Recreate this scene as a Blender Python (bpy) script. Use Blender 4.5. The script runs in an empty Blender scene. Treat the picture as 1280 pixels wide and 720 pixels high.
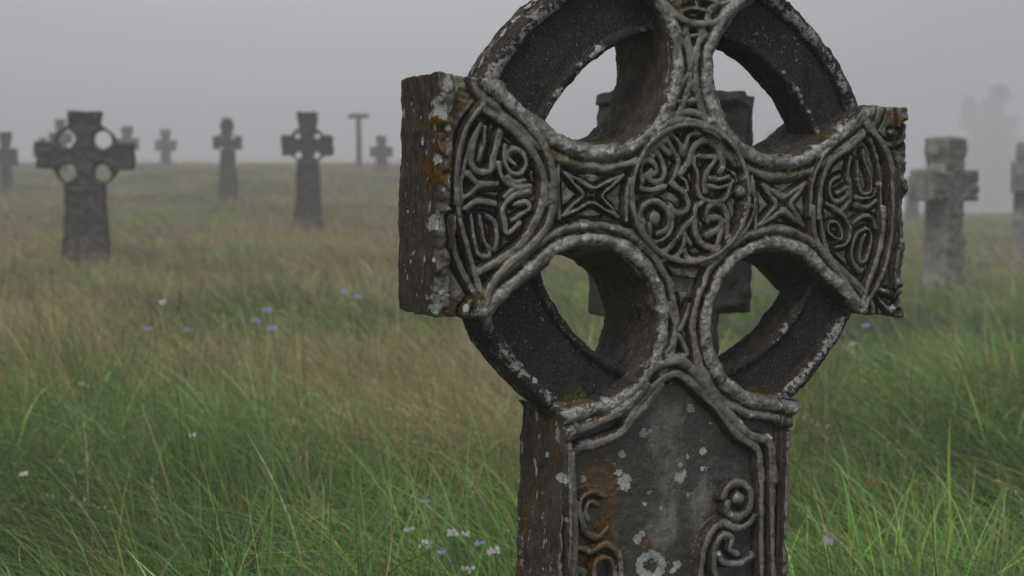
import bpy, math, random
import numpy as np
rng = np.random.default_rng(7)
random.seed(7)
C = bpy.context.scene.collection
S = bpy.context.scene
f32 = np.float32

# ------------------------------------------------------------------ helpers
def rotm(ax, t):
    c, s = math.cos(t), math.sin(t)
    return np.array({'x': [[1,0,0],[0,c,-s],[0,s,c]], 'y': [[c,0,s],[0,1,0],[-s,0,c]], 'z': [[c,-s,0],[s,c,0],[0,0,1]]}[ax])

def tag(o, label=None, cat=None, group=None, kind=None):
    if label: o['label'] = label
    if cat: o['category'] = cat
    if group: o['group'] = group
    if kind: o['kind'] = kind
    return o

def empty(name, loc=(0,0,0), rot=(0,0,0)):
    o = bpy.data.objects.new(name, None); C.objects.link(o)
    o.location = loc; o.rotation_euler = rot; o.empty_display_size = .1
    return o

def mesh_obj(name, V, F, mat, parent=None, smooth=True, attrs=None, normals=None, colors=None):
    """V (n,3), F (m,k) int array with constant k -> ONE mesh object"""
    V = np.asarray(V, f32); F = np.asarray(F, np.int32); k = F.shape[1]
    me = bpy.data.meshes.new(name)
    me.vertices.add(len(V)); me.vertices.foreach_set('co', V.ravel())
    me.loops.add(F.size); me.loops.foreach_set('vertex_index', F.ravel())
    me.polygons.add(len(F)); me.polygons.foreach_set('loop_start', np.arange(0, F.size, k, dtype=np.int32))
    me.update(calc_edges=True)
    if smooth: me.polygons.foreach_set('use_smooth', np.ones(len(F), bool))
    for n, a in (attrs or {}).items():
        at = me.attributes.new(n, 'FLOAT', 'POINT'); at.data.foreach_set('value', np.asarray(a, f32))
    if colors is not None:
        at = me.attributes.new('tint', 'FLOAT_COLOR', 'POINT')
        at.data.foreach_set('color', np.c_[colors, np.ones(len(colors))].astype(f32).ravel())
    me.materials.append(mat)
    if normals is not None:
        me.normals_split_custom_set_from_vertices(normals.astype(f32))
    o = bpy.data.objects.new(name, me); C.objects.link(o); o.parent = parent
    return o

def hash3(ix, iy, iz, seed):
    h = (ix.astype(np.int64)*374761393 + iy.astype(np.int64)*668265263 + iz.astype(np.int64)*2147483647 + seed*1274126177) & 0xffffffff
    h = ((h ^ (h >> 13))*1274126177) & 0xffffffff
    return ((h ^ (h >> 16)) & 0xffff).astype(f32)/65535.0
def vnoise(P, fr, seed=0):
    P = np.asarray(P)*fr; I = np.floor(P).astype(np.int64); t = (P-I).astype(f32); t = t*t*(3-2*t)
    out = 0
    for dx in (0,1):
        for dy in (0,1):
            for dz in (0,1):
                w = (t[...,0] if dx else 1-t[...,0])*(t[...,1] if dy else 1-t[...,1])*(t[...,2] if dz else 1-t[...,2])
                out = out + w*hash3(I[...,0]+dx, I[...,1]+dy, I[...,2]+dz, seed)
    return out*2-1
def fbm(P, fr, oct=4, seed=0):
    P = np.asarray(P)
    if P.shape[-1] == 2: P = np.concatenate([P, np.zeros(P.shape[:-1]+(1,))], -1)
    return sum(vnoise(P, fr*2**i, seed+i)/2**i for i in range(oct))
def sstep(a, b, x):
    t = np.clip((x-a)/(b-a), 0, 1); return t*t*(3-2*t)

# ------------------------------------------------------------------ camera
FPX = 1778.0; HZ = 230.0; EYE = 1.2
PITCH = math.atan((360-HZ)/FPX)
FW = np.array([0, math.cos(PITCH), -math.sin(PITCH)]); UP = np.array([0, math.sin(PITCH), math.cos(PITCH)])
cam = bpy.data.cameras.new('camera'); co = bpy.data.objects.new('camera', cam); C.objects.link(co)
co.location = (0, 0, EYE); co.rotation_euler = (math.pi/2-PITCH, 0, 0)
cam.sensor_width = 36; cam.lens = FPX/1280*36; cam.clip_end = 2000; cam.clip_start = .05
cam.dof.use_dof = True; cam.dof.focus_distance = 2.32; cam.dof.aperture_fstop = 5.2
S.camera = co
def ray(px, py):
    d = np.array([(px-640)/FPX, 0, 0]) + FW + UP*(360-py)/FPX
    return d/d[1]                                     # per metre of y

# ------------------------------------------------------------------ terrain
def ground(x, y):
    x = np.asarray(x, float); y = np.asarray(y, float)
    s = sstep(3.5, -3.0, x)
    yy = np.maximum(y, 0)
    rise = np.maximum(-4, 1)*0 + .0372*3*np.logaddexp(0, (yy-11)/3) - .0372*8*np.logaddexp(0, (yy-58)/8)*1.9 + .55*sstep(30, 58, yy)
    flat = -.13*sstep(3, 12, yy) + .002*np.minimum(yy, 60) - .045*6*np.logaddexp(0, (yy-62)/6)
    z = s*rise + (1-s)*flat
    return np.maximum(z, -7.) + .05*np.sin(x*.9+y*.35)*np.cos(y*.6-x*.2)*sstep(3, 8, yy)

# ------------------------------------------------------------------ materials
def new_mat(name):
    m = bpy.data.materials.new(name); m.use_nodes = True
    nt = m.node_tree; nt.nodes.clear()
    return m, nt, nt.nodes, nt.links
class G:
    """tiny node-graph writer"""
    def __init__(s, m): s.nt = m.node_tree; s.N = s.nt.nodes; s.L = s.nt.links
    def n(s, t, **kw):
        o = s.N.new(t)
        for k, v in kw.items(): setattr(o, k, v)
        return o
    def set(s, sock, v):
        if hasattr(v, 'links') or isinstance(v, bpy.types.NodeSocket): s.L.new(v, sock)
        else: sock.default_value = v
    def noise(s, vec, scale, detail=6, rough=.6, dist=0):
        o = s.n('ShaderNodeTexNoise'); s.L.new(vec, o.inputs['Vector'])
        o.inputs['Scale'].default_value = scale; o.inputs['Detail'].default_value = detail
        o.inputs['Roughness'].default_value = rough; o.inputs['Distortion'].default_value = dist
        return o.outputs['Fac']
    def math(s, op, a, b=0, c=0, clamp=False):
        o = s.n('ShaderNodeMath', operation=op, use_clamp=clamp)
        s.set(o.inputs[0], a); s.set(o.inputs[1], b)
        if op in ('MULTIPLY_ADD', 'SMOOTH_MIN'): s.set(o.inputs[2], c)
        return o.outputs[0]
    def ramp(s, v, a, b):
        o = s.n('ShaderNodeMapRange', interpolation_type='SMOOTHSTEP'); s.set(o.inputs['Value'], v)
        o.inputs['From Min'].default_value = a; o.inputs['From Max'].default_value = b
        return o.outputs['Result']
    def mix(s, f, a, b):
        o = s.n('ShaderNodeMix', data_type='RGBA'); s.set(o.inputs['Factor'], f)
        s.set(o.inputs[6], a if not isinstance(a, tuple) else (*a, 1)); s.set(o.inputs[7], b if not isinstance(b, tuple) else (*b, 1))
        return o.outputs[2]
    def attr(s, name):
        o = s.n('ShaderNodeAttribute', attribute_name=name); return o
    def scale_vec(s, vec, sc):
        o = s.n('ShaderNodeMapping'); s.L.new(vec, o.inputs['Vector']); o.inputs['Scale'].default_value = sc
        return o.outputs[0]

def stone_material(name, base_a, base_b, dark, carved=True, spec=.5, rough=.5, speck=.5, k=1.0, low=None):
    m, nt, N, L = new_mat(name); g = G(m)
    tc = g.n('ShaderNodeTexCoord').outputs['Object']
    big = g.noise(tc, 5*k, 5, .6); mid = g.noise(tc, 26*k, 6, .65); fine = g.noise(tc, 170*k, 6, .7); grit = g.noise(tc, 600*k, 3, .7)
    streak = g.noise(g.scale_vec(tc, (1, 1, .13)), 46*k, 6, .65, .3)
    col = g.mix(g.ramp(big, .35, .65), base_a, base_b)
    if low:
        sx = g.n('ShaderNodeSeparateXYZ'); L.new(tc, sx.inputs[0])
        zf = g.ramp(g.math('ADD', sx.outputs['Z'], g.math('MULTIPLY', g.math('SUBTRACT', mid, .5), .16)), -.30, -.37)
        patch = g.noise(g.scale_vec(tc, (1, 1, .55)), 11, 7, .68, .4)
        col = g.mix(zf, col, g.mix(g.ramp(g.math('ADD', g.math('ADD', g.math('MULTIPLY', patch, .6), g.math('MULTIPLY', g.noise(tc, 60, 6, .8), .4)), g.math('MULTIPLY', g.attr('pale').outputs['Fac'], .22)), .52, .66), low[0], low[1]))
    col = g.mix(g.ramp(mid, .42, .72), col, dark)
    col = g.mix(g.math('MULTIPLY', g.ramp(fine, .45, .7), .55), col, dark)
    col = g.mix(g.math('MULTIPLY', g.ramp(grit, .48, .68), .30), col, (.34, .33, .31))
    col = g.mix(g.math('MULTIPLY', g.ramp(streak, .50, .66), .5), col, dark)
    pit = g.ramp(g.noise(tc, 330*k, 5, .8), .56, .66); col = g.mix(g.math('MULTIPLY', pit, .35), col, (.40, .385, .36))
    pd = g.ramp(g.noise(tc, 90*k, 6, .8, .5), .56, .64); col = g.mix(g.math('MULTIPLY', pd, .6), col, dark)
    bump_h = g.math('ADD', g.math('MULTIPLY', mid, .8), g.math('ADD', g.math('MULTIPLY', fine, .45), g.math('MULTIPLY', grit, .14)))
    bump_h = g.math('ADD', bump_h, g.math('MULTIPLY', streak, .5))
    if carved:
        ed = g.math('MULTIPLY', g.math('SUBTRACT', g.noise(tc, 55*k, 5, .65), .5), 1.1)
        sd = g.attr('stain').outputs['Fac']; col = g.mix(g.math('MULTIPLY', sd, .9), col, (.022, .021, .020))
        br = g.ramp(g.math('ADD', g.attr('brown').outputs['Fac'], g.math('MULTIPLY', ed, .9)), .35, .7)
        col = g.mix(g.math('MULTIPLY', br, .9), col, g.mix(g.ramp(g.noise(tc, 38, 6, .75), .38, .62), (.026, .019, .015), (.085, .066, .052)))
        ms = g.ramp(g.math('ADD', g.attr('moss').outputs['Fac'], ed), .36, .62)
        mossc = g.mix(g.ramp(fine, .35, .65), (.040, .034, .005), (.130, .105, .014))
        col = g.mix(g.math('MULTIPLY', ms, .92), col, mossc)
        fz = g.math('MULTIPLY', g.ramp(g.noise(g.scale_vec(tc, (1, 1, .2)), 160, 6, .75, .8), .46, .62), g.attr('brown').outputs['Fac'])
        col = g.mix(g.math('MULTIPLY', fz, .45), col, (.15, .13, .105)); bump_h = g.math('ADD', bump_h, g.math('MULTIPLY', fz, .9))
        rs = g.ramp(g.math('ADD', g.attr('rust').outputs['Fac'], ed), .38, .56)
        rustc = g.mix(g.ramp(fine, .35, .65), (.055, .027, .004), (.16, .085, .012))
        col = g.mix(g.math('MULTIPLY', rs, .92), col, rustc)
        # pale crust lichen: traced blotches, lichen liking the ridges, loose specks
        vor = g.n('ShaderNodeTexVoronoi'); L.new(tc, vor.inputs['Vector']); vor.inputs['Scale'].default_value = 120
        lich_t = g.math('ADD', g.attr('lichen').outputs['Fac'], g.math('MULTIPLY', g.math('SUBTRACT', g.noise(tc, 150, 5, .7), .5), 1.15))
        lich_t = g.math('ADD', lich_t, g.math('MULTIPLY', g.math('SUBTRACT', vor.outputs['Distance'], .4), -.25))
        l1 = g.ramp(lich_t, .50, .58)
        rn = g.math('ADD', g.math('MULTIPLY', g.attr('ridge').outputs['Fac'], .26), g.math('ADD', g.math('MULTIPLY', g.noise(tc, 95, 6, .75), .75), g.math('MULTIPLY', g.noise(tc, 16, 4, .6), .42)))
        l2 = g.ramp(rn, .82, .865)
        sn = g.noise(tc, 150, 4, .7)
        sn2 = g.ramp(g.math('ADD', sn, g.math('MULTIPLY', g.noise(tc, 9, 3), .3)), .80-.03*speck, .83)
        l3 = g.math('MULTIPLY', sn2, speck)
        lc = g.mix(g.ramp(g.math('ADD', g.math('MULTIPLY', fine, .5), g.math('MULTIPLY', mid, .5)), .40, .60), (.27, .28, .245), (.62, .62, .61))
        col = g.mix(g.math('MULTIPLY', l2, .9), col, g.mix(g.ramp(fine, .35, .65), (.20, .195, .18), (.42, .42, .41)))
        lm = g.math('MAXIMUM', l1, l3)
        col = g.mix(lm, col, lc)
        bump_h = g.math('ADD', bump_h, g.math('MULTIPLY', lm, g.math('ADD', .5, g.math('MULTIPLY', grit, .7))))
        bump_h = g.math('ADD', bump_h, g.math('MULTIPLY', ms, .4))
    else:
        ln = g.ramp(g.noise(tc, 14*k, 6, .7), .60, .70); col = g.mix(g.math('MULTIPLY', ln, .5), col, (.26, .26, .24))
        mn = g.ramp(g.noise(g.scale_vec(tc, (1.3, 1, .8)), 4*k, 5, .6), .56, .68); col = g.mix(g.math('MULTIPLY', mn, .55), col, (.06, .045, .02))
    b = g.n('ShaderNodeBsdfPrincipled'); g.set(b.inputs['Base Color'], col)
    if carved: g.set(b.inputs['Specular IOR Level'], g.math('MULTIPLY', g.math('SUBTRACT', 1, g.math('MAXIMUM', g.attr('stain').outputs['Fac'], g.attr('brown').outputs['Fac']), clamp=True), spec, clamp=True))
    rr = g.math('ADD', rough-.12, g.math('MULTIPLY', mid, .35)); g.set(b.inputs['Roughness'], rr)
    if not carved: b.inputs['Specular IOR Level'].default_value = spec
    bp = g.n('ShaderNodeBump'); bp.inputs['Strength'].default_value = .9; bp.inputs['Distance'].default_value = .0035 if carved else .012
    L.new(bump_h, bp.inputs['Height']); L.new(bp.outputs[0], b.inputs['Normal'])
    o = g.n('ShaderNodeOutputMaterial'); L.new(b.outputs[0], o.inputs[0])
    return m

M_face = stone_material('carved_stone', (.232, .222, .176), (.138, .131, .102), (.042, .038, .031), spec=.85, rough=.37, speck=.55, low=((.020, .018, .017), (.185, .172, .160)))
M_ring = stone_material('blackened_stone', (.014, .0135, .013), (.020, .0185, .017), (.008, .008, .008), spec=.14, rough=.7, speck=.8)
M_old = stone_material('old_stone', (.058, .046, .038), (.036, .029, .024), (.014, .012, .011), carved=False, spec=.2, rough=.7, k=.35)
M_pale = stone_material('pale_old_stone', (.27, .255, .235), (.16, .15, .138), (.06, .05, .042), carved=False, spec=.3, rough=.7, k=.35)
M_near = stone_material('near_old_stone', (.026, .023, .020), (.016, .014, .012), (.008, .008, .007), carved=False, spec=.2, rough=.55)

def simple_mat(name, col, rough=.6, spec=.4, trans=0, var=None, vs=8):
    m, nt, N, L = new_mat(name); g = G(m)
    b = g.n('ShaderNodeBsdfPrincipled'); b.inputs['Roughness'].default_value = rough; b.inputs['Specular IOR Level'].default_value = spec
    tc = g.n('ShaderNodeTexCoord').outputs['Object']
    c = g.mix(g.ramp(g.noise(tc, vs, 5), .3, .7), col, var or tuple(v*.6 for v in col)); L.new(c, b.inputs['Base Color'])
    o = g.n('ShaderNodeOutputMaterial')
    if trans:
        t = g.n('ShaderNodeBsdfTranslucent'); L.new(c, t.inputs[0]); mx = g.n('ShaderNodeMixShader'); mx.inputs[0].default_value = trans
        L.new(b.outputs[0], mx.inputs[1]); L.new(t.outputs[0], mx.inputs[2]); L.new(mx.outputs[0], o.inputs[0])
    else: L.new(b.outputs[0], o.inputs[0])
    return m
def blade_mat(name, spec=.18):
    m, nt, N, L = new_mat(name); g = G(m)
    c = g.attr('tint').outputs['Color']
    b = g.n('ShaderNodeBsdfPrincipled'); b.inputs['Roughness'].default_value = .55; b.inputs['Specular IOR Level'].default_value = spec
    L.new(c, b.inputs['Base Color'])
    t = g.n('ShaderNodeBsdfTranslucent'); L.new(c, t.inputs[0]); mx = g.n('ShaderNodeMixShader'); mx.inputs[0].default_value = .35
    L.new(b.outputs[0], mx.inputs[1]); L.new(t.outputs[0], mx.inputs[2])
    o = g.n('ShaderNodeOutputMaterial'); L.new(mx.outputs[0], o.inputs[0])
    return m

# ------------------------------------------------------------------ surface nets
def surface_nets(Fv, X, Y, Z):
    """Fv (nx,ny,nz) negative inside; returns vertices, quads"""
    s = Fv < 0
    nx, ny, nz = s.shape
    c = np.zeros((nx-1, ny-1, nz-1), np.int8)
    for a in (0,1):
        for b in (0,1):
            for d in (0,1): c += s[a:nx-1+a, b:ny-1+b, d:nz-1+d]
    act = (c > 0) & (c < 8); del c
    I, J, K = np.nonzero(act)
    idx = np.full(act.shape, -1, np.int32); idx[I, J, K] = np.arange(len(I), dtype=np.int32); del act
    val = {}
    for a in (0,1):
        for b in (0,1):
            for d in (0,1): val[a,b,d] = Fv[I+a, J+b, K+d]
    acc = np.zeros((len(I), 3)); cnt = np.zeros(len(I))
    G3 = (X, Y, Z); B = (I, J, K)
    ks = list(val)
    for p in ks:
        for ax in range(3):
            if p[ax]: continue
            q = tuple(1 if i == ax else p[i] for i in range(3))
            v0, v1 = val[p], val[q]; m = (v0 < 0) != (v1 < 0)
            t = np.where(m, v0/np.where(m, v0-v1, 1), 0)
            for i in range(3):
                c0 = G3[i][B[i]+p[i]]
                if i == ax: c0 = c0 + t*(G3[i][B[i]+1]-G3[i][B[i]])
                acc[:, i] += np.where(m, c0, 0)
            cnt += m
    V = acc/cnt[:, None]
    quads = []
    for ax in range(3):
        sl0 = [slice(1, -1)]*3; sl1 = [slice(1, -1)]*3
        sl0[ax] = slice(0, -1); sl1[ax] = slice(1, None)
        e = s[tuple(sl0)] != s[tuple(sl1)]
        P = list(np.nonzero(e)); 
        for i in range(3):
            if i != ax: P[i] = P[i]+1
        u, w = [(1,2),(2,0),(0,1)][ax]
        def cell(du, dw):
            Q = [P[0].copy(), P[1].copy(), P[2].copy()]; Q[u] -= du; Q[w] -= dw
            return idx[Q[0], Q[1], Q[2]]
        q = np.stack([cell(1,1), cell(0,1), cell(0,0), cell(1,0)], 1)
        ins = s[P[0], P[1], P[2]]                       # inside at the low end: outward normal is +ax
        q[~ins] = q[~ins][:, ::-1]
        quads.append(q)
    Q = np.concatenate(quads); Q = Q[(Q >= 0).all(1)]
    return V, Q
def vnormals(V, Q):
    n = np.cross(V[Q[:,2]]-V[Q[:,0]], V[Q[:,3]]-V[Q[:,1]])
    N = np.zeros_like(V)
    for k in range(4):
        for i in range(3): N[:, i] += np.bincount(Q[:,k], n[:,i], len(V))
    return N/np.maximum(np.linalg.norm(N, axis=1), 1e-12)[:, None]
def components(Q, nv):
    lab = np.arange(nv)
    while True:
        m = lab[Q].min(1); new = lab.copy()
        for k in range(4): np.minimum.at(new, Q[:,k], m)
        new = new[new]
        if (new == lab).all(): return lab[Q[:,0]]
        lab = new
def pieces(V, Q, sel, frac=.04):
    """boolean face masks, one per sizeable connected piece of sel; crumbs are left out"""
    ii = np.nonzero(sel)[0]
    if len(ii) == 0: return []
    c = components(Q[ii], len(V)); u, n = np.unique(c, return_counts=True); out = []
    for a, b in sorted(zip(u, n), key=lambda t: -t[1]):
        if b >= frac*n.max() and b > 12:
            m = np.zeros(len(Q), bool); m[ii[c == a]] = True; out.append(m)
    return out
def partition(V, Q, specs, rest):
    """disjoint connected face sets: [(name, mask, mat)]; crumbs join the neighbour they touch"""
    done = np.zeros(len(Q), bool); out = []
    for name, sel, mat, frac, most in specs:
        for m in pieces(V, Q, sel & ~done, frac)[:most]: out.append([name, m, mat]); done |= m
    pc = pieces(V, Q, ~done, 0)
    main = pc[0]; done |= main; out.append([rest[0], main, rest[1]])
    own = np.full(len(V), -1)
    for i, p in enumerate(out): own[Q[p[1]]] = i
    ii = np.nonzero(~done)[0]
    if len(ii):
        c = components(Q[ii], len(V))
        for a in np.unique(c):
            f = ii[c == a]; o = own[Q[f]].ravel(); o = o[o >= 0]
            out[np.bincount(o).argmax() if len(o) else len(out)-1][1][f] = True
    return out
def submesh(name, V, Q, sel, N, attrs, mat, parent):
    q = Q[sel]
    if len(q) == 0: return None
    u, inv = np.unique(q, return_inverse=True)
    return mesh_obj(name, V[u], inv.reshape(q.shape), mat, parent, attrs={k: a[u] for k, a in attrs.items()}, normals=N[u])

def smax(a, b, k):
    h = np.clip(.5+.5*(a-b)/k, 0, 1); return b+(a-b)*h+k*h*(1-h)
def smin(a, b, k): return -smax(-a, -b, k)
def sdbox(x, z, cx, cz, hx, hz):
    dx = np.abs(x-cx)-hx; dz = np.abs(z-cz)-hz
    return np.hypot(np.maximum(dx,0), np.maximum(dz,0)) + np.minimum(np.maximum(dx,dz), 0)
def poly_sdf(x, z, P):
    d = np.full(x.shape, 1e9, f32); ins = np.zeros(x.shape, bool); n = len(P)
    for i in range(n):
        a = P[i]; b = P[(i+1) % n]; e = b-a
        t = np.clip(((x-a[0])*e[0]+(z-a[1])*e[1])/max(e@e, 1e-12), 0, 1)
        d = np.minimum(d, (x-a[0]-t*e[0])**2+(z-a[1]-t*e[1])**2)
        c = (a[1] > z) != (b[1] > z)
        ins ^= c & (x < a[0]+(z-a[1])*e[0]/(e[1] if abs(e[1]) > 1e-12 else 1e-12))
    return np.where(ins, -1, 1)*np.sqrt(d)

# ------------------------------------------------------------------ THE GREAT CARVED CROSS
# pose solved from the photograph (50 mm lens): boss centre, yaw, lean
CP = np.array([.2901, 2.3591, 1.1661]); CYAW, CROLL, CLEAN = .4354, .0366, -.0153
CM = rotm('z', CYAW)@rotm('x', CLEAN)@rotm('y', CROLL)
def on_face(px, py, y=0.0):
    """pixel of the photograph -> (x, z) on the cross's own front plane"""
    d = CM.T@ray(px, py); o = CM.T@(np.array([0,0,EYE])-CP); t = (y-o[1])/d[1]; P = o+t*d
    return P[0], P[2]
def on_side(px, py, x):
    d = CM.T@ray(px, py); o = CM.T@(np.array([0,0,EYE])-CP); t = (x-o[0])/d[0]; P = o+t*d
    return P

def cut_curve(cx, cz, r, tipA, tipB):
    """armpit: tangent from tipA to the circle, round it, tangent to tipB (circle on the far side from the tips)"""
    def tang(tip, sgn):
        v = np.array([tip[0]-cx, tip[1]-cz]); D = np.hypot(*v); a = math.atan2(v[1], v[0]); b = math.acos(min(1, r/D))
        return a+sgn*b
    inner = math.atan2(-cz, -cx)                     # direction of the boss
    best = None
    for sa in (-1, 1):
        for sb in (-1, 1):
            a0, a1 = tang(tipA, sa), tang(tipB, sb)
            for dr in (1, -1):
                span = ((a1-a0)*dr) % (2*math.pi)
                mid = a0+dr*span/2
                if span < .6*math.pi or span > 1.9*math.pi: continue
                sc = math.cos(mid-inner)
                # tangent direction must continue the line
                ta = np.array([-math.sin(a0), math.cos(a0)])*dr; la = np.array([cx+r*math.cos(a0)-tipA[0], cz+r*math.sin(a0)-tipA[1]])
                tb = np.array([-math.sin(a1), math.cos(a1)])*dr; lb = np.array([tipB[0]-cx-r*math.cos(a1), tipB[1]-cz-r*math.sin(a1)])
                if ta@la < 0 or tb@lb < 0: continue
                if best is None or sc > best[0]: best = (sc, a0, dr, span)
    _, a0, dr, span = best
    th = a0+dr*np.linspace(0, span, 48)
    return [tuple(tipA)]+[(cx+r*math.cos(t), cz+r*math.sin(t)) for t in th]+[tuple(tipB)]

RU, RL = .137, .124
cutTR = cut_curve(.178, .226, RU, (.190, .402), (.356, .183))
cutBR = cut_curve(.178, -.198, RL, (.356, -.183), (.236, -.334))
mir = lambda c: [(-x, z) for x, z in c]
cutTL, cutBL = mir(cutTR), mir(cutBR)
outline = [(.168, .478), (.190, .402)] + cutTR[1:] + [(.449, .184), (.450, -.186), (.356, -.183)] + cutBR[1:] + [(.222, -.352), (.224, -1.40), (-.224, -1.40), (-.222, -.352)] \
    + cutBL[::-1] + [(-.449, -.188), (-.450, .186)] + cutTL[::-1] + [(-.168, .478)]
outline = np.array(outline)

# ---- strokes of the carving, traced on crops of the photograph (origin, scale), then laid on the stone
A1 = (790, 140, 7.2); B1 = (790, 230, 6.26); C1 = (560, 100, 4.8); D1 = (560, 230, 4.235); E1 = (1000, 130, 5.143); F1 = (1000, 260, 4.966)
G1 = (690, 570, 4.414); H1 = (800, 0, 5.143); K3 = (490, 200, 3.427); K5 = (860, 80, 2.182); K7 = (780, 380, 3.27); K6 = (580, 380, 3.27); K8 = (600, 500, 3.122)
strokes = []
def st(crop, w, pts, h=1.0):
    strokes.append((crop, w, pts, h))
# medallion, upper half
st(A1, 48, [(92,625),(75,520),(100,445),(160,440),(212,488),(212,548),(178,560),(165,530)])
st(A1, 48, [(130,560),(160,612),(220,632),(280,590),(288,500),(250,400),(212,345),(215,305),(265,310),(335,380)])
st(A1, 50, [(80,690),(180,702),(290,672)])
st(A1, 42, [(320,200),(370,215),(430,290),(452,375)])
st(A1, 44, [(320,250),(375,350),(420,440),(395,540),(345,640)])
st(A1, 46, [(605,192),(525,205),(485,285),(460,380)])
st(A1, 60, [(430,560),(508,450),(550,330),(612,272),(680,262),(752,312),(800,400),(818,480),(790,540)])
st(A1, 50, [(600,395),(660,402),(735,405),(735,450),(680,525),(652,610),(660,720)])
st(A1, 42, [(555,400),(560,480),(588,560),(590,690)])
st(A1, 44, [(865,580),(800,605),(700,598)])
st(A1, 40, [(690,665),(780,680),(880,650),(905,620)])
st(A1, 60, [(170,200),(260,130),(380,85),(460,80),(580,112),(680,180),(755,255)], 1.15)
st(A1, 50, [(270,55),(400,15),(560,15),(695,90)])
st(A1, 40, [(150,240),(220,235),(290,265)])
st(A1, 40, [(150,290),(150,360),(180,400)])
st(A1, 36, [(440,590),(480,620),(500,700)])
st(A1, 40, [(380,640),(430,690),(470,720)])
# medallion, lower half
st(B1, 44, [(75,315),(58,250),(80,175),(150,135),(222,155),(282,222),(290,300),(262,358),(200,388)])
st(B1, 84, [(176,262),(182,270)], 1.1)
st(B1, 30, [(130,320),(150,440),(210,448),(290,392),(322,300),(312,250)])
st(B1, 44, [(310,0),(400,60),(442,150),(428,205),(352,232),(295,180)])
st(B1, 46, [(480,265),(405,345),(352,425),(282,508),(200,530),(130,515)])
st(B1, 40, [(410,392),(395,500),(342,560),(242,590)])
st(B1, 36, [(412,392),(455,470)])
st(B1, 44, [(412,520),(430,570),(485,600),(560,590)])
st(B1, 46, [(545,150),(500,185),(488,300),(502,400),(560,480),(648,498),(682,420),(702,340)])
st(B1, 46, [(590,290),(585,200),(642,158),(712,182),(742,262),(746,380),(722,500),(642,582),(540,622)])
st(B1, 48, [(610,262),(680,272),(702,322),(642,372),(590,402)])
st(B1, 38, [(512,20),(532,100),(600,135),(700,132),(750,80),(772,0)])
for bx, by, br in ((840,60,64),(880,165,74),(862,235,50),(842,295,54)): st(B1, br, [(bx,by),(bx+3,by+4)], 1.1)
st(B1, 34, [(900,0),(938,100),(932,230),(880,350),(800,430)], 1.1)
# left vesica
st(C1, 52, [(280,5),(330,120),(440,240),(540,350),(600,480),(622,600),(622,735)], 1.25)
st(C1, 46, [(210,180),(330,262),(450,372),(530,482),(570,620),(578,740)], 1.15)
st(C1, 38, [(200,150),(115,260),(62,400),(40,560),(34,740)], 1.2)
st(C1, 30, [(190,262),(140,360),(100,480),(76,600),(72,740)])
st(C1, 40, [(172,300),(140,410),(135,500),(180,552),(245,545),(262,490)])
st(C1, 30, [(215,285),(205,380),(180,480)])
st(C1, 44, [(300,320),(285,400),(262,480)])
st(C1, 32, [(335,400),(335,500),(380,562),(440,552),(462,490),(432,432),(375,420),(352,465),(395,508)])
st(C1, 36, [(298,500),(310,570),(352,622),(425,655)])
st(C1, 40, [(108,560),(180,622),(280,625)])
st(C1, 30, [(345,580),(400,612),(455,600)])
st(C1, 34, [(330,700),(400,648),(485,640)])
st(D1, 44, [(500,0),(490,100),(440,222),(368,322),(268,400),(150,465)], 1.15)
st(D1, 44, [(545,0),(548,120),(505,232),(412,342),(300,432),(215,540),(190,625)], 1.25)
st(D1, 34, [(42,0),(52,180),(92,332),(142,500),(188,640)], 1.2)
st(D1, 34, [(8,180),(20,332),(62,450),(130,580),(172,690)], 1.2)
st(D1, 34, [(88,130),(150,92),(242,105)])
st(D1, 26, [(118,165),(130,262),(155,372),(205,382),(212,350),(182,290),(160,170)])
st(D1, 28, [(202,170),(240,205),(252,292),(240,345)])
st(D1, 30, [(425,40),(342,62),(280,132),(292,202),(310,262),(372,208)])
st(D1, 24, [(342,110),(402,100),(428,130),(380,162),(330,192)])
st(D1, 30, [(75,75),(120,45),(160,10)])
# right vesica
st(E1, 52, [(385,40),(425,150),(510,252),(560,360),(582,480),(582,735)], 1.25)
st(E1, 26, [(440,230),(478,320),(502,420),(512,560),(508,735)])
st(E1, 44, [(390,200),(300,282),(200,352),(150,432),(118,532),(102,735)], 1.2)
st(E1, 30, [(375,60),(300,170),(200,260),(130,340),(80,440),(52,560),(42,720)], 1.2)
st(E1, 32, [(245,465),(190,500),(180,572),(222,632),(290,592),(292,540),(232,572)])
st(E1, 34, [(312,345),(300,450),(318,530),(312,600)])
st(E1, 28, [(358,372),(360,480),(392,572),(445,560),(445,480),(402,352),(395,300)])
st(E1, 24, [(482,540),(462,592),(402,608),(345,602)])
st(E1, 28, [(160,642),(250,692),(312,622)])
st(E1, 34, [(350,652),(420,662),(482,622)])
st(E1, 40, [(590,180),(593,184)], .8)
st(E1, 32, [(545,245),(600,262),(650,215),(655,140)], .6)
st(F1, 36, [(110,20),(130,150),(180,302),(252,382),(345,480)])
st(F1, 42, [(60,0),(72,150),(130,282),(222,402),(345,575)], 1.2)
st(F1, 44, [(505,0),(492,200),(452,352),(402,480),(370,600)], 1.2)
st(F1, 38, [(562,0),(548,200),(502,402),(432,532),(365,650)], 1.2)
st(F1, 24, [(170,92),(165,142),(202,182),(242,190),(246,142),(222,92),(180,88)])
st(F1, 26, [(212,242),(272,222),(302,142),(272,62),(202,0)])
st(F1, 28, [(322,92),(382,52),(442,62),(462,125)])
st(F1, 26, [(340,160),(318,222),(310,312),(352,392),(372,385)])
st(F1, 24, [(350,150),(400,128),(432,160),(428,232),(395,325),(355,325),(372,205),(392,165)])
st(F1, 44, [(592,520),(596,524)], .7)
st(F1, 30, [(460,500),(530,520),(560,545)]); st(F1, 26, [(535,630),(480,560)]); st(F1, 34, [(560,640),(600,570)], .6)
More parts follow.
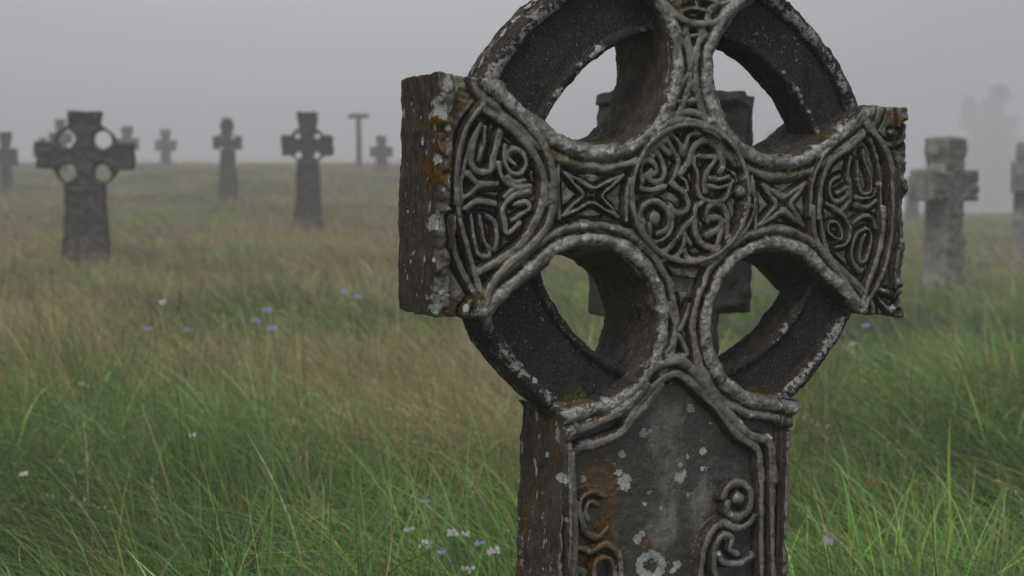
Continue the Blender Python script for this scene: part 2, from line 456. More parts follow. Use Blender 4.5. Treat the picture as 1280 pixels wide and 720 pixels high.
# knots between the wheel openings (each a pinched star)
def star(c, pts, w):
    cx, cy = sum(p[0] for p in pts)/4, sum(p[1] for p in pts)/4
    for i in range(4):
        a, b = pts[i], pts[(i+1) % 4]
        m = (cx+((a[0]+b[0])/2-cx)*.34, cy+((a[1]+b[1])/2-cy)*.34)
        q = lambda p, t: (p[0]+(m[0]-p[0])*t, p[1]+(m[1]-p[1])*t)
        st(c, w, [a, q(a, .5), m, q(b, .5), b])
star(K3, [(735,55),(985,65),(965,245),(725,240)], 17)
star(K5, [(200,330),(315,325),(310,440),(190,440)], 14)
st(K3, 18, [(710,30),(705,150),(712,250)]); st(K3, 20, [(1010,80),(1000,150),(1000,260)])
st(K5, 13, [(170,310),(180,380),(180,470)]); st(K5, 13, [(330,330),(325,400),(340,450)])
st(H1, 28, [(222,212),(322,232),(412,212),(362,300),(325,380),(300,450)])
st(H1, 28, [(225,225),(282,302),(300,420)])
st(H1, 28, [(300,470),(250,560),(205,645),(282,652),(355,642),(330,560),(302,480)])
st(H1, 22, [(298,545),(300,620)])
st(K7, 20, [(178,0),(190,50),(213,108),(240,60),(258,0)])
st(K7, 20, [(214,125),(188,170),(168,208),(210,214),(250,205),(235,160),(214,125)])
# top roundel
st(H1, 48, [(130,20),(200,90),(280,140),(370,157),(470,142),(540,92),(640,-10)], 1.2)
st(H1, 30, [(262,72),(342,55),(452,82)]); st(H1, 26, [(345,15),(360,40)]); st(H1, 40, [(190,0),(250,20)]); st(H1, 30, [(430,0),(500,25),(560,10)])
# pointed arch and frame of the shaft
st(K7, 40, [(60,330),(100,268),(200,230),(270,272),(350,372),(430,462),(510,535),(585,562),(598,640),(603,720)], 1.3)
st(K7, 36, [(10,480),(80,372),(150,305),(210,285),(280,335),(380,432),(460,532),(540,592),(552,660),(556,720)], 1.2)
st(K8, 34, [(640,-60),(600,0),(520,58),(400,108),(300,150)], 1.3)
st(K8, 34, [(700,-60),(660,0),(600,62),(540,130),(450,172),(360,202),(358,300),(362,450),(366,687),(368,900)], 1.2)
st(K8, 22, [(334,170),(336,300),(342,687),(345,900)], 1.1)
st(K8, 26, [(1128,150),(1134,400),(1136,687),(1134,900)], 1.2)
st(K8, 26, [(1084,200),(1092,400),(1094,687),(1092,900)], 1.2)
# scrolls low on the shaft
st(G1, 40, [(940,222),(970,165),(1040,150),(1092,202),(1082,292),(1020,340),(965,312),(962,262)], 1.1)
st(G1, 66, [(1022,232),(1026,236)], 1.1)
st(G1, 40, [(818,760),(820,620),(840,500),(880,412),(942,372),(1020,402),(1080,372),(1108,330)], 1.1)
st(G1, 36, [(950,760),(895,640),(890,522),(930,442),(990,452),(975,512),(1020,540)], 1.1)
st(G1, 36, [(915,545),(950,592),(1030,592),(1095,558)], 1.1)
st(G1, 34, [(292,222),(232,197),(172,222),(150,282),(165,362),(202,430),(252,448),(302,402)])
st(G1, 30, [(258,272),(205,252),(185,302),(200,352)])
st(G1, 36, [(205,530),(292,490),(352,522),(376,582),(382,760)], 1.1)
st(G1, 32, [(230,720),(232,600),(272,562),(322,572),(342,642),(340,720)], 1.1)
st(G1, 30, [(120,500),(190,522)]); st(G1, 40, [(108,602),(180,645)])

def catmull(P, n=6):
    P = [np.array(p, float) for p in P]
    if len(P) == 2: return np.array(P)
    Q = [2*P[0]-P[1]]+P+[2*P[-1]-P[-2]]; out = []
    for i in range(1, len(Q)-2):
        for t in np.linspace(0, 1, n, endpoint=False):
            out.append(.5*((2*Q[i])+(-Q[i-1]+Q[i+1])*t+(2*Q[i-1]-5*Q[i]+4*Q[i+1]-Q[i+2])*t*t+(-Q[i-1]+3*Q[i]-3*Q[i+1]+Q[i+2])*t**3))
    out.append(P[-1]); return np.array(out)

def great_cross():
    dx = .0016
    X = np.arange(-.472, .4725, dx)
    Z = np.concatenate([-1.22+np.arange(0, 58)*.008, np.arange(-.7555, .492, dx)])
    Y = np.concatenate([np.arange(-.034, .030, .0023), np.arange(.0315, .190, .0034)])
    xs, zs = np.meshgrid(X, Z, indexing='ij'); xs = xs.astype(f32); zs = zs.astype(f32)
    # outline wobbles a little like hand-cut, weathered stone
    P2 = np.stack([xs, zs, 0*xs], -1)
    w1 = fbm(P2, 9, 3, 11)*.0035+fbm(P2, 38, 2, 12)*.0014
    D2 = poly_sdf(xs, zs, outline)+w1
    # ---- relief
    field = np.zeros(xs.shape, f32); edge = np.full(xs.shape, 1e9, f32)
    def add_poly(pts, w, H, dome=.55, jit=0.0):
        nonlocal field
        lo = pts.min(0)-w-.016; hi = pts.max(0)+w+.016
        i0, i1 = np.searchsorted(X, lo[0]), np.searchsorted(X, hi[0]); j0, j1 = np.searchsorted(Z, lo[1]), np.searchsorted(Z, hi[1])
        if i1 <= i0 or j1 <= j0: return
        sx = xs[i0:i1, j0:j1]; sz = zs[i0:i1, j0:j1]; d = np.full(sx.shape, 1e9, f32)
        for a, b in zip(pts[:-1], pts[1:]):
            e = b-a; t = np.clip(((sx-a[0])*e[0]+(sz-a[1])*e[1])/max(e@e, 1e-12), 0, 1)
            d = np.minimum(d, (sx-a[0]-t*e[0])**2+(sz-a[1]-t*e[1])**2)
        d = np.sqrt(d); edge[i0:i1, j0:j1] = np.minimum(edge[i0:i1, j0:j1], d-w); d = d/w
        if jit: d = d*(1+jit*wob[i0:i1, j0:j1])
        h = H*np.where(d < 1, np.clip(1-d**3.6, 0, 1)**.55, 0)
        field[i0:i1, j0:j1] = np.maximum(field[i0:i1, j0:j1], h)
    wob = fbm(P2, 45, 3, 21)
    REL = .0195
    for crop, w, pts, h in strokes:
        ox, oy, sc = crop
        L = np.array([on_face(ox+a/sc, oy+b/sc) for a, b in catmull(pts)])
        add_poly(L, w/sc/2*.00142*(1.5 if crop in (A1, B1) else 1.32), REL*h, jit=.05)
    med = np.array([(.003+.113*math.cos(t), .018+.113*math.sin(t)) for t in np.linspace(0, 2*math.pi, 80)])
    add_poly(med, .0068, REL*1.2, jit=.12)
    cap = np.array([(.004+.102*math.cos(t), .392+.105*math.sin(t)) for t in np.linspace(-.4, math.pi+.4, 50)]); cap = cap[cap[:,1] < .462]
    add_poly(cap, .0065, REL*1.1)
    for a, b in (((-.03,.40),(.03,.36)), ((.03,.41),(-.02,.35)), ((0,.44),(0,.41))): add_poly(np.array([a, b]), .006, REL)
    # the two rolls that run round every wheel opening
    dcut = np.full(xs.shape, 1e9, f32)
    for cv in (cutTR, cutTL, cutBR, cutBL):
        c = np.array(cv)
        for a, b in zip(c[:-1], c[1:]):
            e = b-a; t = np.clip(((xs-a[0])*e[0]+(zs-a[1])*e[1])/max(e@e, 1e-12), 0, 1)
            dcut = np.minimum(dcut, (xs-a[0]-t*e[0])**2+(zs-a[1]-t*e[1])**2)
    dcut = np.sqrt(dcut)*(1+.05*wob)
    lump = 1+.12*fbm(P2, 50, 3, 31)
    roll = lambda c, w, H: H*np.sqrt(np.clip(1-np.abs((dcut-c)/w)**2.4, 0, 1))
    r1 = roll(.0132, .0146, .0225)*lump; r2 = roll(.0364, .0098, .0195)*(1+.05*wob)
    ridge = np.where(dcut < .0275, sstep(.3, .9, r1/.0225), 0)
    field = np.maximum(field, np.maximum(r1, r2))
    # what lies between two strands is itself cut as a lower boss, so only narrow grooves stay deep
    gap = np.minimum(edge, np.where((dcut > .0275), np.maximum(np.abs(dcut-.0364)-.0098, 0), 0))
    fillm = ((zs > -.30) & (edge < .1)) | (np.abs(xs) > .21)
    field = np.maximum(field, REL*(.62+.2*wob)*sstep(.0018, .0052, gap)*fillm)
    chips = fbm(P2, 120, 3, 33); field = field*(1+.05*fbm(P2, 60, 2, 34))-.0011*sstep(.45, .95, chips)*(field > .003)
    # floors of the panels (negative = deeper than the front plane)
    floor = np.full(xs.shape, -.0125, f32)
    floor -= .004*(((xs-.003)**2+(zs-.018)**2) < .105**2)
    endz = np.abs(xs) > .375
    floor -= .002*endz
    shaft = (zs < -.30) & (np.abs(xs) < .2)
    floor -= .004*sstep(-.285, -.33, zs)*(np.abs(xs) < .2)
    floor = np.where((np.abs(xs) > .205) & (zs < -.34), -.004, floor)
    floor = np.where(np.abs(xs) > .425, -.003+.004*wob, floor)
    low = sstep(-.74, -.78, zs)
    h = floor+field + .0006*fbm(P2, 95, 3, 41)
    h = h*(1-low)+(-.004)*low
    h += .0013*fbm(P2, 14, 2, 44)
    tip = sstep(.45, .43, np.abs(xs))
    yf = -h
    # ---- solid
    th = .160
    nx, ny, nz = len(X), len(Y), len(Z)
    Fv = np.empty((nx, ny, nz), f32)
    r0 = np.hypot(xs, zs); r = np.hypot(xs-.014, zs)
    ang = np.arctan2(zs, xs-.014)
    narrow = sstep(.40, .34, r0)*.085
    wr = fbm(np.stack([np.cos(ang)*.36, np.sin(ang)*.36, r], -1), 30, 3, 51)
    Dr = np.maximum(r0-.409-.002*wr, .291-r+.002*wr)
    lump2 = 1+.22*fbm(np.stack([np.cos(ang)*.4, np.sin(ang)*.4, r*.5], -1), 42, 2, 52)
    rimo = np.sqrt(np.clip(1-np.abs((r0-.397)/.015)**2.4, 0, 1))*.016*lump2
    rimi = np.sqrt(np.clip(1-np.abs((r-.300)/.009)**2.2, 0, 1))*.009*(1+.3*wr)
    yr = .036-np.maximum(rimo, rimi)+.0008*fbm(P2, 60, 3, 55)
    for j, y in enumerate(Y):
        body = smax(smax(D2-narrow*max(y-.012, 0), yf-y, .006), np.full_like(D2, y-th), .012)
        ring = smax(smax(Dr, (yr-y)*.8, .004), np.full_like(D2, y-.106), .008)
        Fv[:, j, :] = np.minimum(body, ring)
    V, Q = surface_nets(Fv, X, Y, Z); del Fv
    N = vnormals(V, Q)
    # what the vertex belongs to and how it has weathered
    ix = np.clip(np.searchsorted(X, V[:,0]), 0, nx-1); iz = np.clip(np.searchsorted(Z, V[:,2]), 0, nz-1)
    side = sstep(.75, .45, np.abs(N[:,1]))           # 1 on the flanks
    fl = vnoise(V*np.array([1, 1, .14]), 150, 61)+.6*vnoise(V*np.array([1, 1, .2]), 75, 62)
    cr = fbm(V, 26, 3, 65)
    fl2 = vnoise(V*np.array([1, 1, .10]), 260, 63)
    V = V+N*(side*(.0007*fl+.0006*fl2+.0030*cr+.0010*fbm(V, 90, 2, 68)))[:, None]
    V = V+N*(.0006*fbm(V, 240, 2, 67))[:, None]
    D2v = D2[ix, iz]; rv = r0[ix, iz]
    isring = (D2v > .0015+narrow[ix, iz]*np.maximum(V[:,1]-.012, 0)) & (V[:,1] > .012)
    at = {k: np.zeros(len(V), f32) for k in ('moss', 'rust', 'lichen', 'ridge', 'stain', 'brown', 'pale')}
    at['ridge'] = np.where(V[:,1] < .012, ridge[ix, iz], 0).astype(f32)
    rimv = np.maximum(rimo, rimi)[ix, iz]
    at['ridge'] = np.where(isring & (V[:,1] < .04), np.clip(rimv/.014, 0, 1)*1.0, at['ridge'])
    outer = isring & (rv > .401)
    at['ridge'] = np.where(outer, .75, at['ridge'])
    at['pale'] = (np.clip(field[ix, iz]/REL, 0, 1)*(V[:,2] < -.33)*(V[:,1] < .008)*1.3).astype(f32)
    def blob(kind, p, rad, s=1.0, str_=1.0, dep=1.0):
        d = (V-np.array(p))*np.array([1, dep, 1/s]); d = np.sqrt((d**2).sum(1))/rad
        at[kind] = np.maximum(at[kind], np.clip(1.25-d*.75, 0, 1)*str_*(d < 1.7))
    def fb(kind, px, py, rpx, s=1.0, y=0.0, st_=1.0):
        x, z = on_face(px, py, y); blob(kind, (x, y, z), rpx*.00142*(1.2 if kind == 'lichen' else 1.25 if kind == 'rust' else 1), s, st_, .3 if y <= 0 else 1.0)
    def sb(kind, px, py, rpx, s=1.0, x=-.45, st_=1.0):
        p = on_side(px, py, x); blob(kind, p, rpx*.0014, s, st_)
    # pale lichen on the shaft panel
    for px, py, rr in ((787,605,10),(779,593,5),(783,570,5),(774,583,3),(810,543,6),(819,540,4),(803,677,6),(809,670,5),(856,599,7),(862,594,5),(857,583,4),(860,612,3),(866,573,4),(886,566,5),(887,588,5),(867,620,4),
                       (818,618,4),(812,632,4),(833,637,4),(735,601,5),(745,604,3),(853,708,6),(848,716,5),(704,598,5),(711,610,4),(712,587,2),(752,583,2),(807,520,3),(820,505,3),(839,545,3),(870,512,6),(706,648,3),(930,620,2),(900,640,2)):
        fb('lichen', px, py, rr, st_=1.0)
    lr = np.random.default_rng(12)
    for k in range(70):                                # many small crusts, clustered on the damp left half
        fb('lichen', 720+235*lr.random()**1.3, 520+230*lr.random(), 1.2+2.2*lr.random()**3, 1+lr.random()*.6, 0, .95)
    for k in range(60): sb('lichen', 505+40*lr.random(), 100+290*lr.random(), 1.0+2.6*lr.random()**3, 1+1.2*lr.random(), -.45, .95)
    for k in range(50): sb('lichen', 642+55*lr.random(), 525+190*lr.random(), 1.0+2.6*lr.random()**3, 1+1.5*lr.random(), -.222, .95)
    for k in range(60):
        th = lr.uniform(0, 2*math.pi); rr = lr.choice([.310, .345, .375, .395, .400]); p = (rr*math.cos(th), .022+.010*lr.random(), rr*math.sin(th)); blob('lichen', p, .0016+.004*lr.random()**2, 1, .95, .5)
    for k in range(14):                                # big rosette with a bare eye
        a = k/14*2*math.pi; fb('lichen', 820+14*math.cos(a), 710+13*math.sin(a), 6)
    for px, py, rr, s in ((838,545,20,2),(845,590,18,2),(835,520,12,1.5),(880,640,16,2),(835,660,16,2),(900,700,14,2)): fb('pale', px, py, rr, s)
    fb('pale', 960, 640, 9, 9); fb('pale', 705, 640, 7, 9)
    # flank of the left arm and its corner
    for px, py, rr, s in ((557,105,5,2),(552,140,6,1.5),(545,128,4,1.5),(557,160,4,1),(541,280,6,1.2),(546,270,3,1),(550,360,6,1.1),(536,372,5,1),(545,386,5,1),(570,110,3,1),(582,385,4,1),(547,200,3,2),(551,237,3,1.5)):
        fb('lichen', px, py, rr, s)
    for px, py, rr, s in ((519,318,2,3),(522,235,1.5,2),(525,120,3,1.5)): sb('lichen', px, py, rr, s)
    for px, py, rr, s in ((652,560,3,3),(641,600,3,5),(645,640,2,4),(669,590,3,3),(672,545,3,2),(668,520,7,1),(640,690,3,3),(700,600,3,2),(655,665,2,2)): sb('lichen', px, py, rr, s, x=-.222)
    # rolls heavy with lichen
    for px, py, rr in ((652,134,7),(700,170,5),(740,190,5),(760,190,6),(790,185,5),(822,160,5),(836,120,4),(730,283,6),(700,296,6),(660,330,7),(625,365,6),(765,285,4),(800,310,5),(820,350,4),
                       (690,178,4),(610,380,6),(930,222,4),(905,210,4),(988,210,5),(1020,185,6),(1050,160,6),(892,110,4),(887,150,4),(886,60,3),(893,36,4),(920,10,5),(905,455,5),(915,480,4),(888,410,4),(884,370,3),(960,295,4),
                       (742,440,4),(790,460,5),(760,500,6),(735,520,6),(720,530,5),(805,420,4),(695,310,4),(1105,360,5),(1120,350,4),(1115,385,5),(1115,165,3),(965,545,6),(940,520,4),(830,395,3),(660,165,4),(1125,300,4),(1100,230,4)):
        fb('lichen', px, py, rr, y=-.006, st_=.78)
    for px, py, rr in ((700,40,3),(748,60,6),(742,70,4),(725,92,5),(700,120,5),(1000,120,3),(980,90,3),(940,470,3),(932,460,3),(968,455,5),(960,463,3),(735,330,2),(640,430,4),(655,455,4),(668,475,5),(690,500,4),(648,442,4),(1000,470,3),(990,490,3),(985,480,2)):
        fb('lichen', px, py, rr, y=.026, st_=.85)
    for px, py, rr in ((600,80,6),(615,60,6),(630,40,7),(645,25,8),(660,10,7),(672,0,8),(640,55,5),(620,85,5),(655,40,5)):
        x, z = on_face(px, py, .07); q = .409/math.hypot(x, z); blob('lichen', (x*q, .07, z*q), rr*.0014, 1, .9)
    # moss: shoulders, flanks of the openings
    for px, py, rr, s, y in ((560,105,12,1,.03),(575,120,10,1.4,0),(600,100,14,1,.02),(835,120,14,1.6,.03),(832,150,12,1.2,.05),(800,175,12,1,.03),(720,200,10,.6,-.004),(690,185,9,.8,-.004),(725,505,18,1,.02),(700,515,14,1,.03),
                             (940,500,20,.8,.03),(965,515,16,.8,.03),(810,370,14,2,.03),(860,365,5,2,0),(1095,145,12,.7,0),(1040,170,10,.6,-.004),(985,215,12,.5,-.004),(800,210,6,1,-.004),(590,375,14,.8,0),(565,390,10,1,0),(850,5,12,1,0),(910,20,8,1,0),(880,430,5,3,0)):
        fb('moss', px, py, rr, s, y)
    for px, py, rr, s, y in ((575,130,6,1,0),(547,210,10,1.4,0),(552,150,8,1.6,0),(549,180,5,2,0),(1115,150,8,.8,0),(560,380,7,1,0),(745,600,13,2.2,-.002),(765,620,11,3.2,-.002),(758,680,14,2,-.002),(742,665,10,1,-.002),(735,700,12,1,0),
                             (795,560,4,1,0),(812,680,6,1,0),(740,520,8,.8,0),(975,535,8,1.5,.01),(865,335,6,.6,0)):
        fb('rust', px, py, rr, s, y)
    for px, py, rr, s in ((650,580,6,5),(655,650,6,5),(665,620,4,5)): sb('rust', px, py, rr, s, x=-.222, st_=.95)
    for px, py, rr, s in ((540,150,5,3),(538,220,4,4)): sb('rust', px, py, rr, s, st_=.9)
    # browner and darker on left-facing flanks, arm ends and opening floors
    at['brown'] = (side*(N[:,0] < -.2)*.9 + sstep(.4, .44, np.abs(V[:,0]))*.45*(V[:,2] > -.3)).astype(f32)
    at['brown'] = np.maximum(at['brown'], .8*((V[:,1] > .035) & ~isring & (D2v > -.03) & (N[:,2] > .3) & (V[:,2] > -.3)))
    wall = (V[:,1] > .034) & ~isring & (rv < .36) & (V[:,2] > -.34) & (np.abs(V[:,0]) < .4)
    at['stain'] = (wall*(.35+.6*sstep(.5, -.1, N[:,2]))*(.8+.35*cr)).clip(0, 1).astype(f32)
    at['moss'] = np.maximum(at['moss'], wall*np.clip(.28+.30*fbm(V, 17, 3, 75)+.12*(V[:,0] < .2)*(N[:,0] < -.1), 0, .75))
    strip = np.exp(-((V[:,0]+.435)/.012)**2)*(V[:,1] < .05)*(V[:,2] > -.3)
    at['rust'] = np.maximum(at['rust'], strip*np.clip(.30+.5*fbm(V, 14, 3, 76)*1.0, 0, .9)); at['lichen'] = np.maximum(at['lichen'], strip*np.clip(.18+.5*fbm(V, 30, 3, 77), 0, .62))
    fp = (V[:,0] < -.21) & (N[:,0] < -.5) & (V[:,2] < -.34)
    at['rust'] = np.maximum(at['rust'], fp*np.clip(.28+.45*fbm(V*np.array([1, 1, .25]), 30, 3, 78), 0, .8)); at['lichen'] = np.maximum(at['lichen'], fp*np.clip(.05+.5*fbm(V*np.array([1, 1, .6]), 45, 3, 79), 0, .6))
    qc = V[Q].mean(1); qix = np.clip(np.searchsorted(X, qc[:,0]), 0, nx-1); qiz = np.clip(np.searchsorted(Z, qc[:,2]), 0, nz-1)
    root = empty('celtic_cross', CP)
    root.rotation_euler = __import__('mathutils').Matrix(CM.tolist()).to_euler()
    tag(root, 'huge carved stone Celtic cross standing closest, with pierced wheel and lichen', 'stone cross', 'wheel crosses in the graveyard')
    ringq = (D2[qix, qiz] > .0005+narrow[qix, qiz]*np.maximum(qc[:,1]-.012, 0)) & (qc[:,1] > .014)
    x, z = qc[:,0], qc[:,2]; front = (qc[:,1] < .010) & ~ringq
    dq = dcut[qix, qiz]; sp = []
    for sx in (-1, 1):
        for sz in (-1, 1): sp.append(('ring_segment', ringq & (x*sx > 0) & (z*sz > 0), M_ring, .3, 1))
    sp.append(('carved_medallion', front & (np.hypot(x-.003, z-.018) < .1205), M_face, .3, 1))
    for sx in (-1, 1): sp.append(('scrollwork_panel', front & (np.abs(z) < .176) & (np.abs(x*sx-.352) < .068*(1-(z/.176)**2)), M_face, .3, 1))
    for cx, cz, hx, hz in ((-.183,.004,.052,.05),(.183,.004,.052,.05),(.003,.21,.036,.062),(.0,-.15,.032,.05)):
        sp.append(('star_knot', front & (np.abs(x-cx) < hx) & (np.abs(z-cz) < hz) & (dq > .048), M_face, .3, 1))
    sp.append(('top_roundel', front & (np.hypot(x-.004, z-.39) < .112) & (dq > .048), M_face, .3, 1))
    sp.append(('shaft_panel', front & (z < -.345) & (np.abs(x) < .197) & (dq > .054), M_face, .3, 1))
    sp.append(('shaft', z < -.336, M_face, .3, 1))
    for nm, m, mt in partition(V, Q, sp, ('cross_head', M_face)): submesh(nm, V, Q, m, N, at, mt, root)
    return root
great_cross()

# ------------------------------------------------------------------ the other crosses
def wheel_cross(label, px, D, ztop, half, armh, topw, shw, ringR, holer=None, th=.16, yaw=0., tilt=0., up=.5, mat=None, res=.011, style='wheel', cap=False, base=None):
    d = ray(px, 230); x0 = d[0]*D; y0 = D
    zg = float(ground(x0, y0)) if base is None else base
    H = ztop-zg; seed = int(px) % 97
    zc = H-up                                                     # boss above the ground
    hx = half+.05
    X = np.arange(-hx, hx, res); Z = np.arange(-.12, H+.05, res); Y = np.arange(-th/2-.03, th/2+.03, res)
    xs, zs = np.meshgrid(X, Z, indexing='ij'); z = zs-zc
    shd = np.abs(xs)-(shw*.90+np.maximum(zc-zs, 0)**2*.045)
    D2 = np.maximum(shd, np.maximum(z-armh*.6, -.1-zs))
    tw = topw*(.80+.28*sstep(.35, .75, z/up))
    D2 = np.minimum(D2, np.maximum(np.abs(xs)-tw, np.maximum(z-up, -z-armh)))
    ah = armh*(1+.12*np.clip(np.abs(xs)/half, 0, 1))
    D2 = np.minimum(D2, np.maximum(np.abs(z)-ah, np.abs(xs)-half))
    hole = holer or 0
    if cap: D2 = smin(D2, np.hypot(xs, z-up+.01)-topw*.75, .03)
    neck = np.full(xs.shape, 1e9)
    if hole:
        q = ringR*.49
        for sx in (-1, 1):
            for sz in (-1, 1): neck = np.minimum(neck, np.hypot(xs-sx*q*1.02, z-sz*q)-hole)
        D2 = np.maximum(D2, -neck)
    rr = np.hypot(xs, z)
    w = fbm(np.stack([xs, zs, 0*xs], -1), 7, 3, seed)*.012
    D2 = D2+w
    Dr = (np.maximum(rr-ringR, -(neck) if hole else -1)+w) if ringR else None
    coll = np.where(np.abs(z+ringR*.97) < .02, .012, 0) if ringR else 0
    panel = .012*((np.abs(xs) < shw*.68) & (z < -ringR*1.1) & (z > -zc*.7))
    P3 = np.stack([xs, zs, 0*xs], -1); rel = .014*fbm(P3, 16, 3, seed+3)+panel-coll-.016*np.exp(-((D2+.030)/.013)**2)
    Fv = np.empty((len(X), len(Y), len(Z)), f32)
    for j, y in enumerate(Y):
        b = smax(D2, np.abs(y)-th/2+(rel if y < 0 else 0), .02)
        if Dr is not None: b = np.minimum(b, smax(Dr, np.full_like(Dr, abs(y)-th*.36), .02))
        Fv[:, j, :] = b
    V, Q = surface_nets(Fv, X, Y, Z); N = vnormals(V, Q)
    V = V+N*(.006*fbm(V, 14, 3, seed+5))[:, None]
    ix = np.clip(np.searchsorted(X, V[:,0]), 0, len(X)-1); iz = np.clip(np.searchsorted(Z, V[:,2]), 0, len(Z)-1)
    root = empty('stone_cross', (x0, y0, zg), (0, tilt, yaw))
    tag(root, label, 'stone cross', 'wheel crosses in the graveyard')
    qc = V[Q].mean(1); jx = np.clip(np.searchsorted(X, qc[:,0]), 0, len(X)-1); jz = np.clip(np.searchsorted(Z, qc[:,2]), 0, len(Z)-1)
    isr = D2[jx, jz] > .006
    low = (qc[:,2] < zc-armh*1.3) & ~isr
    m = mat or M_old
    sp = [('ring_segment', isr, m, .2, 8)] if ringR else []
    sp.append(('shaft', low, m, .3, 1))
    for nm, k, mt in partition(V, Q, sp, ('cross_head', m)): submesh(nm, V, Q, k, N, {}, mt, root)
    return root
zt = lambda py, D: EYE+D*ray(640, py)[2]
wheel_cross('dark wheel cross with four round holes, leftmost of the large ones, in tan grass', 106, 16.0, zt(139,16), .53, .135, .165, .235, .385, .100, yaw=.12, up=.50, tilt=.01, th=.22, res=.009)
wheel_cross('mid-distance dark wheel cross with broad top block and short square arms', 385, 22.7, zt(140,22.7), .40, .145, .145, .19, .30, .058, yaw=.05, up=.53, th=.2)
wheel_cross('slender round-topped cross between the dark wheel crosses, greened stone', 285, 31.6, zt(150,31.6), .32, .13, .12, .165, .24, .04, up=.50, cap=True, yaw=-.1, mat=M_old)
wheel_cross('small faint cross alone on the left crest, flared foot', 208, 56, zt(162,56), .40, .19, .17, .20, .28, None, up=.62, res=.02, th=.22, mat=M_old)
wheel_cross('small hazy cross just right of the T-shaped post', 477, 47, zt(170,47), .38, .16, .16, .20, .27, None, up=.52, res=.02, th=.22, mat=M_old)
wheel_cross('half cut-off cross at the far left edge of the view', 8, 36, zt(165,36), .28, .2, .13, .14, .22, None, up=.62, yaw=.5, res=.015, th=.2)
wheel_cross('faint cross peeping over the right arm of the holed wheel cross', 160, 52, zt(158,52), .42, .2, .2, .22, .3, None, up=.65, res=.02, mat=M_old)
wheel_cross('faint cross hidden behind the top of the holed wheel cross', 77, 46, zt(149,46), .36, .16, .14, .18, .26, None, up=.6, res=.02)
wheel_cross('tiny faint cross beyond the left arm of the holed wheel cross', 55, 50, zt(172,50), .34, .16, .12, .17, .24, None, up=.5, res=.02)
wheel_cross('pale lichened cross with foreshortened arms, right of the huge cross', 1181, 15, zt(172,15), .60, .14, .25, .235, .30, None, yaw=.88, up=.50, th=.25, res=.01, mat=M_pale)
wheel_cross('pale leaning cross cut by the right edge of the view', 1281, 21, zt(178,21), .42, .2, .15, .23, .0, None, yaw=1.0, up=.52, tilt=.03, th=.24, res=.014, mat=M_pale)
wheel_cross('small misty cross behind the left arm of the pale lichened cross', 1141, 46, zt(222,46), .36, .16, .15, .2, .26, None, up=.45, res=.02, th=.2)

def block_cross():  # runs once
    """squat dark cross close behind the great one, seen through its wheel openings"""
    D = 3.55; a = ray(727, 250)*D; b = ray(938, 250)*D
    cx = (a[0]+b[0])/2+.012; zg = float(ground(cx, D)); res = .005
    yaw = .36; hw = .192; ztop = EYE+D*ray(840, 116)[2]-zg; zb = EYE+D*ray(840, 391)[2]-zg
    X = np.arange(-.25, .25, res); Y = np.arange(-.11, .11, res); Z = np.arange(-.1, ztop+.05, res)
    xs, zs = np.meshgrid(X, Z, indexing='ij')
    zm = (ztop+zb)/2
    D2 = np.minimum(sdbox(xs, zs, 0, zb*.5, .10, zb*.5+.15), sdbox(xs, zs, 0, zm, hw, (ztop-zb)/2))
    for sx in (-1, 1):
        D2 = np.maximum(D2, -(np.hypot(xs-sx*hw*1.02, zs-(zm+.06))-.075))
        D2 = np.maximum(D2, -sdbox(xs, zs, sx*hw*1.05, ztop, .035, .012))
    D2 = np.maximum(D2, -sdbox(xs, zs, -hw, ztop-.06, .024, .12)); D2 = np.minimum(D2, sdbox(xs, zs, -.03, ztop-.016, hw-.045, .016))
    fb_ = fbm(np.stack([xs, zs, 0*xs], -1), 30, 3, 6); D2 = smin(D2, np.hypot(xs+hw-.015, zs-(zm+.05))-.045, .02)
    D2 = D2+.005*fbm(np.stack([xs, zs, 0*xs], -1), 18, 3, 5)
    Fv = np.empty((len(X), len(Y), len(Z)), f32)
    for j, y in enumerate(Y): Fv[:, j, :] = smax(D2, abs(y)-.075-.009*np.exp(-((D2+.022)/.010)**2)+.004*fb_, .010)
    V, Q = surface_nets(Fv, X, Y, Z); N = vnormals(V, Q); V = V+N*(.003*fbm(V, 30, 3, 9))[:, None]
    root = empty('stone_cross', (cx, D, zg), (0, 0, yaw))
    tag(root, 'squat dark block-headed cross close behind, glimpsed through the wheel openings', 'stone cross', None)
    low = V[Q][:, :, 2].mean(1) < zb
    for nm, k, mt in partition(V, Q, [('shaft', low, M_near, .3, 1)], ('cross_head', M_near)): submesh(nm, V, Q, k, N, {}, mt, root)
block_cross()

# ------------------------------------------------------------------ T-shaped post
def box(x0, x1, y0, y1, z0, z1):
    V = np.array([(x, y, z) for x in (x0, x1) for y in (y0, y1) for z in (z0, z1)], float)
    return V, np.array([(0,1,3,2),(4,6,7,5),(0,4,5,1),(2,3,7,6),(0,2,6,4),(1,5,7,3)])
def tube(path, rad, n=7):
    path = np.array(path, float); rad = np.broadcast_to(rad, len(path)); V = []; F = []
    for i, p in enumerate(path):
        t = path[min(i+1, len(path)-1)]-path[max(i-1, 0)]; t /= np.linalg.norm(t)
        u = np.cross(t, [0, 1, .01] if abs(t[1]) < .9 else [1, 0, 0]); u /= np.linalg.norm(u); v = np.cross(t, u)
        for k in range(n):
            a = 2*math.pi*k/n; V.append(p+rad[i]*(math.cos(a)*u+math.sin(a)*v))
    for i in range(len(path)-1):
        for k in range(n): F.append((i*n+k, i*n+(k+1) % n, (i+1)*n+(k+1) % n, (i+1)*n+k))
    F.append((0, 1, 2, 3)); m = (len(path)-1)*n; F.append((m, m+1, m+2, m+3)); F.append((m, m+3, m+4, m+5)); F.append((m, m+5, m+6, m+6)) if False else None
    return np.array(V), np.array([q for q in F if q is not None])
M_wood = simple_mat('weathered_wood', (.06, .052, .046), .8, .2)
